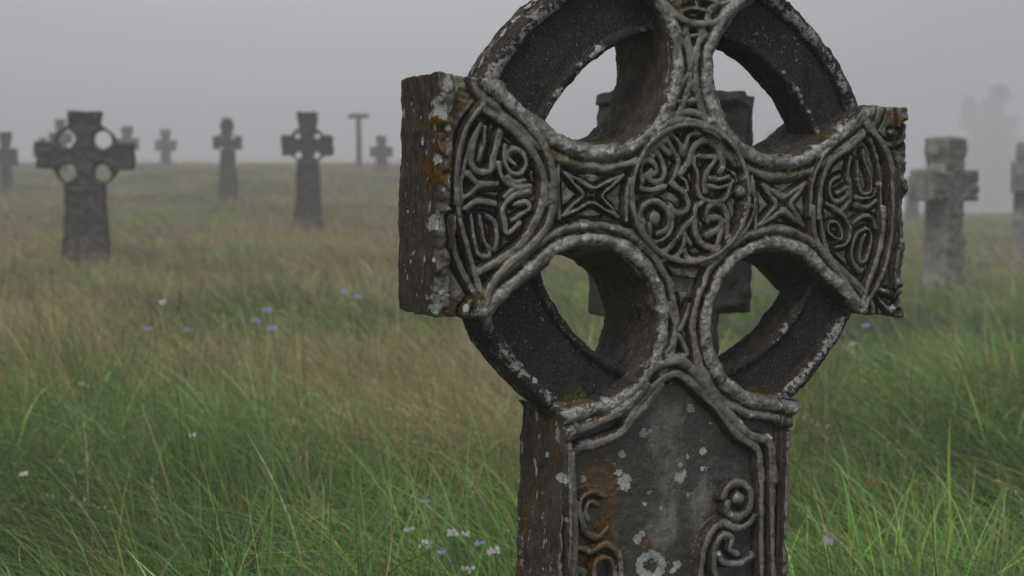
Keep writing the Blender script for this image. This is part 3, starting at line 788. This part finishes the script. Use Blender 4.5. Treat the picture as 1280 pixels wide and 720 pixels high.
def t_post():
    D = 50; p = ray(448, 142)*D; x = p[0]; zg = float(ground(x, D)); H = EYE+p[2]-zg
    r = empty('wooden_post', (x, D, zg)); tag(r, 'thin T-shaped wooden post standing tall on the foggy crest', 'post')
    V, F = tube([(0,0,-.2),(.01,0,H*.4),(0,0,H*.8),(.01,0,H)], [.10,.095,.09,.085], 8); mesh_obj('pole', V, F, M_wood, r)
    V, F = tube([(-.36,0,H-.1),(-.15,0,H-.09),(.15,0,H-.08),(.37,0,H-.09)], [.07,.085,.085,.07], 8); mesh_obj('crossbar', V, F, M_wood, r)
t_post()

# ------------------------------------------------------------------ foggy trees
M_bark = simple_mat('bark', (.05, .042, .035), .9, .1); M_leaf = simple_mat('dark_needles', (.035, .048, .026), .7, .2, trans=.2)
def tree(px, top, D, wid, label, dens=9000, seed=1):
    R_ = np.random.default_rng(seed); x = ray(px, 230)[0]*D; zg = float(ground(x, D)); H = EYE+ray(px, top)[2]*D-zg
    r = empty('tree', (x, D, zg)); tag(r, label, 'tree', 'trees lost in the fog')
    V, F = tube([(0,0,-.3),(.05,0,H*.3),(-.05,.05,H*.6),(0,0,H*.93)], [.22,.17,.1,.03], 8); mesh_obj('trunk', V, F, M_bark, r)
    c = []; 
    for k in range(80):
        h = R_.uniform(.2, .96); a = R_.uniform(0, 6.28); rr = wid*(.25+.75*math.sin(math.pi*min(1, (h-.12)/.88)**.8))*R_.uniform(.25, .8)
        c.append((rr*math.cos(a), rr*math.sin(a), h*H, wid*R_.uniform(.16, .42)))
    c.append((0,0,H*.95,wid*.3))
    for cx, cy, cz, s in c[:10]:
        V, F = tube([(0,0,cz*.8),(cx*.5,cy*.5,cz*.92),(cx,cy,cz)], [.07,.04,.015], 8); mesh_obj('limb', V, F, M_bark, r)
    c = np.array(c); ii = R_.integers(0, len(c), dens); q = R_.normal(size=(dens, 3)); q /= np.linalg.norm(q, axis=1)[:, None]
    P = c[ii, :3]+q*(c[ii, 3]*R_.uniform(.3, 1.05, dens)**.5)[:, None]*np.array([1, 1, .8])
    u = R_.normal(size=(dens, 3)); u /= np.linalg.norm(u, axis=1)[:, None]; v = np.cross(u, R_.normal(size=(dens, 3))); v /= np.linalg.norm(v, axis=1)[:, None]
    s = R_.uniform(.14, .36, dens)[:, None]
    V = np.stack([P-u*s, P+v*s*.6, P+u*s, P-v*s*.6], 1).reshape(-1, 3)
    mesh_obj('crown', V, np.arange(len(V)).reshape(-1, 4), M_leaf, r)
tree(1245, 104, 225, 3.3, 'broad tree shape fading into fog behind the right-hand crosses', seed=3)
tree(1210, 116, 232, 2.2, 'narrow tree shape in the fog left of the broad one', dens=6000, seed=4)
tree(1229, 128, 235, 2.8, 'hazy tree between the tall pair beyond the right-hand crosses', dens=7000, seed=8)
tree(1262, 140, 240, 2.6, 'lower hazy tree right of the broad one', dens=6000, seed=9)
tree(963, 158, 230, 1.9, 'small faint tree seen through the upper right wheel opening', dens=6000, seed=5)
tree(1170, 186, 240, 3.2, 'low bushy tree faint behind the pale lichened cross', dens=6000, seed=6)

# ------------------------------------------------------------------ ground sheet
def ground_mesh():
    ys = np.concatenate([np.linspace(-30, 2, 30), np.linspace(2, 70, 220)[1:], np.linspace(70, 270, 90)[1:]])
    xs = np.concatenate([np.linspace(-150, -30, 40), np.linspace(-30, 30, 160)[1:], np.linspace(30, 150, 40)[1:]])
    a, b = np.meshgrid(xs, ys, indexing='ij'); z = ground(a, b)
    V = np.stack([a, b, z], -1).reshape(-1, 3); nx, ny = a.shape
    i, j = np.meshgrid(np.arange(nx-1), np.arange(ny-1), indexing='ij'); k = (i*ny+j).ravel()
    F = np.stack([k, k+ny, k+ny+1, k+1], 1)
    m, nt, N, L = new_mat('turf'); g = G(m); tc = g.n('ShaderNodeTexCoord').outputs['Object']
    c = g.mix(g.ramp(g.noise(tc, .35, 5), .4, .62), (.045, .06, .018), (.12, .095, .05))
    c = g.mix(g.math('MULTIPLY', g.noise(tc, 7, 6, .7), .6), c, (.025, .026, .012))
    bs = g.n('ShaderNodeBsdfPrincipled'); L.new(c, bs.inputs['Base Color']); bs.inputs['Roughness'].default_value = .95; bs.inputs['Specular IOR Level'].default_value = .1
    bp = g.n('ShaderNodeBump'); bp.inputs['Distance'].default_value = .06; L.new(g.noise(tc, 12, 6, .7), bp.inputs['Height']); L.new(bp.outputs[0], bs.inputs['Normal'])
    o = g.n('ShaderNodeOutputMaterial'); L.new(bs.outputs[0], o.inputs[0])
    tag(mesh_obj('ground', V, F, m), kind='structure')
ground_mesh()

# ------------------------------------------------------------------ grass
def dryness(x, y):
    """0 green .. 1 straw, in patches; the left middle distance is the driest"""
    P = np.stack([x, y, 0*x], -1)
    n = fbm(P*np.array([1, .55, 1]), .55, 3, 71)*.5
    left = sstep(1.5, -2.5, x)*sstep(5.2, 8.5, y)*(1-.45*sstep(20, 40, y)); right = .10*sstep(8, 20, y)
    g2 = np.exp(-((x+6.0)/2.6)**2-((y-25)/6.0)**2)*.5          # greener hollow
    return np.clip(.10+left*.43+right+n*1.3+.30*sstep(9, 36, y)-g2, 0, 1)
GREENS = np.array([(.085,.200,.026),(.115,.225,.034),(.060,.155,.032),(.165,.265,.060),(.190,.220,.045),(.095,.200,.085),(.150,.230,.110)])
STRAWS = np.array([(.46,.37,.19),(.38,.30,.13),(.55,.46,.28),(.29,.23,.095),(.42,.30,.17)])
def in_wedge(n, y0, y1, pad, k=.385):
    u = rng.random(n); 
    a = k*.5; # area density ~ width(y)
    y = y0+(y1-y0)*u; keep = rng.random(n)*(k*y1+pad) < (k*y+pad); y = y[keep]
    x = (rng.random(len(y))*2-1)*(k*y+pad)
    return x, y
def blades(x, y, L, lean, az, w, segs, col, droop=.72, wav=.0, lift=None):
    n = len(x); z = ground(x, y)-.01; t = np.linspace(0, 1, segs+1)[None, :]
    dxy = np.stack([np.cos(az), np.sin(az)], 1)
    hor = L[:,None]*lean[:,None]*(t*.45+t**2*.75); ver = L[:,None]*(t-droop*(lean[:,None]*.75)*t**2.6)
    cx = x[:,None]+dxy[:,:1]*hor; cy = y[:,None]+dxy[:,1:]*hor; cz = z[:,None]+ver
    if wav:
        ph = rng.random((n, 1))*6.28; cx = cx+wav*L[:,None]*np.sin(t*3.5+ph)*t
    fa = az+math.pi/2+rng.normal(0, .7, n); 
    ww = w[:,None]*(1-t**1.6*.93)*.5
    wx = np.cos(fa)[:,None]*ww; wy = np.sin(fa)[:,None]*ww
    A = np.stack([cx-wx, cy-wy, cz], -1); B = np.stack([cx+wx, cy+wy, cz], -1)
    V = np.stack([A, B], 2).reshape(-1, 3)                    # n,(segs+1),2
    base = (np.arange(n)*(segs+1)*2)[:, None]+(np.arange(segs)*2)[None, :]
    F = np.stack([base, base+1, base+3, base+2], -1).reshape(-1, 4)
    tone = .72+.42*t[..., None]                              # blade colour scaled along its length: darker base, paler tip
    cc = (col[:, None, :]*tone)
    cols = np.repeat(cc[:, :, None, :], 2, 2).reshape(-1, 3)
    return V, F, cols
def stack(parts):
    Vs, Fs, Cs, o = [], [], [], 0
    for V, F, c in parts: Vs.append(V); Fs.append(F+o); Cs.append(c); o += len(V)
    return np.concatenate(Vs), np.concatenate(Fs), np.concatenate(Cs)
def wind(x, y):
    P = np.stack([x, y, 0*x], -1); return math.pi*.93+fbm(P, .9, 2, 81)*.9+sstep(.6, 2.2, x)*.5*np.sin(y*1.3)
def clear(x, y):
    d = CM.T[:, :]@np.stack([x-CP[0], y-CP[1], 0*x])
    return ~((np.abs(d[0]) < .26) & (d[1] > -.09) & (d[1] < .22)) 
def make_grass():
    green, dry = [], []
    mat = blade_mat('grass_blades')
    for (n, y0, y1, pad, L0, L1, w0, segs, nc) in ((190000, 2.1, 7.5, 1.2, .22, .58, .0052, 7, 1700), (210000, 7.5, 18, 2, .14, .42, .0095, 4, 4200), (330000, 18, 64, 4, .12, .36, .014, 2, 9000)):
        # tussocks: each clump shares lean, length and hue
        cx, cy = in_wedge(nc*2, y0, y1, pad); m = len(cx)
        cl = rng.uniform(.55, 1.25, m)*(1+.25*fbm(np.stack([cx, cy, 0*cx], -1), .8, 2, 91)); ca = wind(cx, cy)+rng.normal(0, .55, m); chu = rng.integers(0, len(GREENS), m); cle = rng.uniform(.45, 1.2, m)
        ctuft = rng.uniform(.2, 1.3, m); cdry = dryness(cx, cy); cbr = np.exp(rng.normal(-.05, .30, m)+.55*fbm(np.stack([cx, cy, 0*cx], -1), .9, 3, 95))
        k = rng.integers(0, m, n); spread = np.sqrt((y1+y0)/2)*.05
        ox = rng.normal(0, spread, n); oy = rng.normal(0, spread, n); x = cx[k]+ox; y = cy[k]+oy
        ok = clear(x, y) & (y > y0-.3); k, x, y, ox, oy = k[ok], x[ok], y[ok], ox[ok], oy[ok]; n_ = len(x)
        isdry = rng.random(n_) < np.clip(cdry[k]*1.0+rng.normal(0, .12, n_), .02, .95)
        wv = ctuft[k]; vx = np.cos(ca[k])+wv*ox/spread+rng.normal(0, .45, n_); vy = np.sin(ca[k])+wv*oy/spread+rng.normal(0, .45, n_); az = np.arctan2(vy, vx); L = cl[k]*rng.uniform(L0, L1, n_)*1.05; lean = np.clip(cle[k]+rng.normal(0, .25, n_), .05, 1.45)
        L *= 1-.3*sstep(20, 50, y)
        near = np.hypot((x-.30)/.5, (y-2.4)/.5); L *= .6+.4*sstep(.8, 1.6, near)
        ci = np.where(rng.random(n_) < .6, chu[k], rng.integers(0, len(GREENS), n_))
        cg = GREENS[ci]*np.exp(rng.normal(-.05, .38, (n_, 1))).clip(.5, 1.8)*1.2*cbr[k][:, None]; cg = cg*(1-.25*rng.random((n_, 1)))+np.array([.12, .09, .04])*.25*rng.random((n_, 1))
        cs = STRAWS[rng.integers(0, len(STRAWS), n_)]*np.exp(rng.normal(-.1, .3, (n_, 1)))
        w = w0*np.where(rng.random(n_) < .12, 1.9, 1)*rng.uniform(.5, 1.3, n_)
        a = ~isdry
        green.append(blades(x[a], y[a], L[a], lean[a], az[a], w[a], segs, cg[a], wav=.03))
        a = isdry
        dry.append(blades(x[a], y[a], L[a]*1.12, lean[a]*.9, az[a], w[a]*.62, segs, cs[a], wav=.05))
    V, F, c = stack(green); tag(mesh_obj('grass', V, F, mat, colors=c, smooth=False), 'long wet green meadow grass blown leftwards between the crosses', 'grass', kind='stuff')
    V, F, c = stack(dry); tag(mesh_obj('dry_grass', V, F, mat, colors=c, smooth=False), 'thin straw coloured dead grass mixed through the meadow', 'dry grass', kind='stuff')
    # seeding stalks: a thin culm with a feathery head of spikelets
    parts = []
    for n, y0, y1, pad, hs in ((5200, 2.6, 9, 1, 1.25), (8000, 9, 24, 2, 1.7), (9000, 24, 60, 3, 2.6)):
        x, y = in_wedge(n, y0, y1, pad); keep = (rng.random(len(x)) < .12+dryness(x, y)*1.15) & clear(x, y); x, y = x[keep], y[keep]; m = len(x)
        L = rng.uniform(.38, .66, m)*(1-.35*sstep(25, 50, y)); L *= np.where(np.hypot(x-.3, y-2.4) < 1.2, .6, 1)
        lean = rng.uniform(.3, .9, m); az = wind(x, y)+rng.normal(0, .4, m)
        col = STRAWS[rng.integers(0, 5, m)]*rng.uniform(.8, 1.2, (m, 1))
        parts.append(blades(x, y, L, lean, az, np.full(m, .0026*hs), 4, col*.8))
        # spikelets
        q = 14; t = np.tile(np.linspace(.70, 1.0, q), m); ii = np.repeat(np.arange(m), q); d = np.stack([np.cos(az), np.sin(az)], 1)[ii]
        hor = L[ii]*lean[ii]*(t*.45+t**2*.75); ver = L[ii]*(t-.72*lean[ii]*.75*t**2.6)
        P = np.stack([x[ii]+d[:,0]*hor, y[ii]+d[:,1]*hor, ground(x[ii], y[ii])-.01+ver], -1)
        u = np.stack([d[:,0]*.5, d[:,1]*.5, np.full(len(ii), .5)], -1)+rng.normal(0, .55, (len(ii), 3)); u /= np.linalg.norm(u, axis=1)[:, None]
        v = np.cross(u, rng.normal(size=u.shape)); v /= np.linalg.norm(v, axis=1)[:, None]
        s = rng.uniform(.010, .022, len(ii))[:, None]*hs**.5; b = .0022*hs
        V = np.stack([P, P+u*s*.5+v*b, P+u*s, P+u*s*.5-v*b], 1).reshape(-1, 3)
        parts.append((V, np.arange(len(V)).reshape(-1, 4), np.repeat(col[ii], 4, 0)))
    V, F, c = stack(parts); tag(mesh_obj('seed_stalks', V, F, mat, colors=c, smooth=False), 'feathery tan seed heads bending above the grass', 'seed heads', kind='stuff')
make_grass()

# ------------------------------------------------------------------ wildflowers and dead leaves
M_blue = simple_mat('blue_petal', (.26, .30, .70), .6, .3, trans=.3, var=(.38, .42, .80), vs=60); M_white = simple_mat('white_petal', (.72, .68, .72), .6, .3, trans=.3, var=(.6, .52, .62), vs=60)
M_stem = simple_mat('stem', (.06, .11, .03), .6, .3); M_yel = simple_mat('flower_eye', (.55, .42, .12), .7, .2)
M_orange = simple_mat('dead_leaf', (.30, .09, .03), .6, .3, trans=.2, var=(.20, .08, .03), vs=30)
def locate(px, py, h):
    d = ray(px, py); D = 2.5
    for _ in range(4000):
        if EYE+d[2]*D <= ground(d[0]*D, D)+h: break
        D += .01
    return d[0]*D, D
def flower(px, py, size, mat, label, n=5, h=.36, grp='wildflowers in the grass'):
    size *= 1.35; n = n+5
    R_ = np.random.default_rng(int(px*7+py)); x, y = locate(px, py, h); zg = float(ground(x, y))
    r = empty('wildflower', (x, y, zg)); tag(r, label, 'flower', grp)
    V, F = tube([(.06,.02,0),(.04,.01,h*.5),(.01,0,h*.85),(0,0,h)], [.0022,.002,.0016,.0012], 8); mesh_obj('stem', V, F, M_stem, r)
    Vs, Fs, Ve, Fe, o, oe = [], [], [], [], 0, 0
    for k in range(n):
        a = R_.uniform(0, 6.28); rad = size*(0 if k == 0 else R_.uniform(.5, 1.0)); c = np.array([rad*math.cos(a), rad*math.sin(a)*.6, h+R_.uniform(-.3, .35)*size])
        nrm = np.array([R_.normal(0, .5), -.8, .6]); nrm /= np.linalg.norm(nrm); u = np.cross(nrm, [0,0,1]); u /= np.linalg.norm(u); v = np.cross(nrm, u); s = size*R_.uniform(.26, .42)
        for p in range(5):
            th = p*2*math.pi/5+a; e = math.cos(th)*u+math.sin(th)*v; g2 = -math.sin(th)*u+math.cos(th)*v
            q = [c, c+e*s*.5+g2*s*.30+nrm*s*.12, c+e*s*1.0+g2*s*.14+nrm*s*.08, c+e*s*1.0-g2*s*.14+nrm*s*.08, c+e*s*.5-g2*s*.30+nrm*s*.12]
            Vs += q; Fs += [(o, o+1, o+2, o+3), (o, o+3, o+4, o)][:1]+[(o, o+3, o+4, o+4)][:0]
            Vs.append(c*1.0); Fs.append((o, o+3, o+4, o+5)); o += 6
        e0 = [c+nrm*s*.16, c+u*s*.16+nrm*s*.1, c+v*s*.16+nrm*s*.1, c-u*s*.16+nrm*s*.1, c-v*s*.16+nrm*s*.1]
        Ve += e0; Fe += [(oe, oe+1, oe+2, oe+3), (oe, oe+3, oe+4, oe+1)]; oe += 5
    b = mesh_obj('bloom', Vs, Fs, mat, r, smooth=False); mesh_obj('flower_eye', Ve, Fe, M_yel, b, smooth=False)
W = ('white', M_white); Bl = ('blue', M_blue)
for px, py, s, (cn, mt), n, lab in (
    (186,411,.020,Bl,5,'blue wildflower head, left one of the pair below the holed wheel cross'), (237,413,.020,Bl,5,'pale blue wildflower head, right one of the pair below the holed wheel cross'),
    (202,378,.022,W,4,'blurred whitish wildflower above the pair of blue ones at left'), (319,401,.020,Bl,5,'blue wildflower at the left of the tight trio in mid meadow'),
    (333,388,.022,Bl,6,'blue wildflower topmost of the tight trio in mid meadow'), (340,410,.020,Bl,5,'blue wildflower lowest of the tight trio in mid meadow'),
    (431,364,.022,Bl,5,'faint blue wildflower, left of the two beside the great left arm'), (447,371,.022,Bl,5,'faint blue wildflower, right of the two beside the great left arm'),
    (105,481,.018,W,4,'whitish wildflower in the dry tussocks at far left'), (241,545,.011,W,4,'single white wildflower alone in the left foreground meadow'),
    (30,593,.012,W,4,'cream wildflower by the left edge of the view'), (531,627,.010,Bl,3,'small violet blue flower above the white ones left of the shaft'),
    (512,663,.010,W,3,'small white flower leftmost of the foreground row by the shaft'), (533,681,.012,W,5,'white flower cluster low in the foreground row by the shaft'),
    (552,691,.009,Bl,3,'pale violet flower under the white cluster by the shaft'), (566,667,.011,W,5,'flat white flower head in the middle of the row by the shaft'),
    (582,668,.010,W,4,'flat white flower head right of the middle one by the shaft'), (601,681,.009,Bl,3,'violet flower close to the foot of the shaft'),
    (617,689,.012,W,5,'wide white flower touching the left side of the shaft'), (585,712,.010,W,4,'white flower lowest in the foreground, cut by the bottom edge'),
    (1033,677,.013,W,8,'pinkish white flower head alone right of the shaft'), (1083,407,.020,Bl,4,'faint blue flower under the great right arm'), (1066,431,.020,W,3,'faint pale flower in the grass below the great right arm')):
    flower(px, py, s, mt, lab, n)
def leaf(px, py, label, s=.022, rz=0.):
    x, y = locate(px, py, .30); z = float(ground(x, y))+.30
    t = np.linspace(0, 1, 7); w = np.sin(t*math.pi)**.8*.32+.01; V = []; 
    for a, b in zip(t, w): V += [((a-.5)*2*s, -b*s, .3*s*math.sin(a*3)+.25*s), ((a-.5)*2*s, 0, .3*s*math.sin(a*3)), ((a-.5)*2*s, b*s, .3*s*math.sin(a*3)+.25*s)]
    F = []
    for i in range(6): F += [(3*i, 3*i+1, 3*i+4, 3*i+3), (3*i+1, 3*i+2, 3*i+5, 3*i+4)]
    o = mesh_obj('dead_leaf', V, F, M_orange); o.location = (x, y, z); o.rotation_euler = (1.0, .5, rz); tag(o, label, 'leaf', 'dead leaves caught in the grass')
leaf(298, 631, 'orange brown curled leaf caught in the left foreground grass', rz=.3); leaf(1088, 604, 'orange leaf caught in grass right of the great shaft', rz=-.7); leaf(317, 704, 'orange leaf lowest in the left foreground grass', rz=1.2)

# ------------------------------------------------------------------ light, sky, haze
SUN_EL, SUN_AZ = math.radians(55), math.radians(-150)     # azimuth from +y towards +x
w = bpy.data.worlds.new('World'); S.world = w; w.use_nodes = True
nt = w.node_tree; bg = nt.nodes['Background']
sky = nt.nodes.new('ShaderNodeTexSky'); sky.sky_type = 'NISHITA'; sky.sun_disc = False; sky.sun_elevation = SUN_EL; sky.sun_rotation = SUN_AZ
sky.dust_density = 6; sky.air_density = 1; sky.altitude = 0
hs = nt.nodes.new('ShaderNodeHueSaturation'); hs.inputs['Saturation'].default_value = .12
cl = nt.nodes.new('ShaderNodeMix'); cl.data_type = 'RGBA'; cl.inputs['Factor'].default_value = .72      # cloud cover: an even grey layer
gt = nt.nodes.new('ShaderNodeTexCoord'); dt = nt.nodes.new('ShaderNodeVectorMath'); dt.operation = 'DOT_PRODUCT'   # cloud thins to a paler patch ahead
nt.links.new(gt.outputs['Generated'], dt.inputs[0]); dt.inputs[1].default_value = (-.10, .965, .24)
mr = nt.nodes.new('ShaderNodeMapRange'); mr.interpolation_type = 'SMOOTHSTEP'; mr.inputs['From Min'].default_value = .90; mr.inputs['From Max'].default_value = 1.0
nt.links.new(dt.outputs['Value'], mr.inputs['Value'])
cm = nt.nodes.new('ShaderNodeMix'); cm.data_type = 'RGBA'; cm.inputs[6].default_value = (4.5, 4.65, 5.0, 1); cm.inputs[7].default_value = (6.6, 6.55, 7.1, 1)
nt.links.new(mr.outputs[0], cm.inputs[0]); nt.links.new(cm.outputs[2], cl.inputs[7])
nt.links.new(sky.outputs[0], hs.inputs['Color']); nt.links.new(hs.outputs[0], cl.inputs[6]); nt.links.new(cl.outputs[2], bg.inputs['Color'])
bg.inputs['Strength'].default_value = .098
sun = bpy.data.lights.new('sun', 'SUN'); sun.energy = 1.5; sun.angle = math.radians(28); sun.color = (1, .965, .92)
so = bpy.data.objects.new('sun', sun); C.objects.link(so)
sd = np.array([math.sin(SUN_AZ)*math.cos(SUN_EL), math.cos(SUN_AZ)*math.cos(SUN_EL), math.sin(SUN_EL)])
import mathutils
so.rotation_euler = mathutils.Vector(sd.tolist()).to_track_quat('Z', 'Y').to_euler()

V, F = box(-156, 156, -36, 276, -16, 13.5)
m, nt2, N2, L2 = new_mat('haze'); g = G(m)
pv = g.n('ShaderNodeVolumePrincipled'); pv.inputs['Color'].default_value = (.90, .905, .94, 1); pv.inputs['Density'].default_value = .0088; pv.inputs['Anisotropy'].default_value = .0
o = g.n('ShaderNodeOutputMaterial'); L2.new(pv.outputs[0], o.inputs['Volume'])
tag(mesh_obj('haze', V, F, m, smooth=False), kind='stuff')

S.render.engine = 'CYCLES'
S.cycles.use_denoising = True
try: S.cycles.denoiser = 'OPENIMAGEDENOISE'
except Exception: pass
S.cycles.max_bounces = 6; S.cycles.diffuse_bounces = 3; S.cycles.volume_bounces = 1; S.cycles.transmission_bounces = 3; S.cycles.transparent_max_bounces = 4
S.cycles.caustics_reflective = False; S.cycles.caustics_refractive = False
S.view_settings.view_transform = 'Standard'; S.view_settings.look = 'None'; S.view_settings.exposure = .1; S.view_settings.gamma = 1
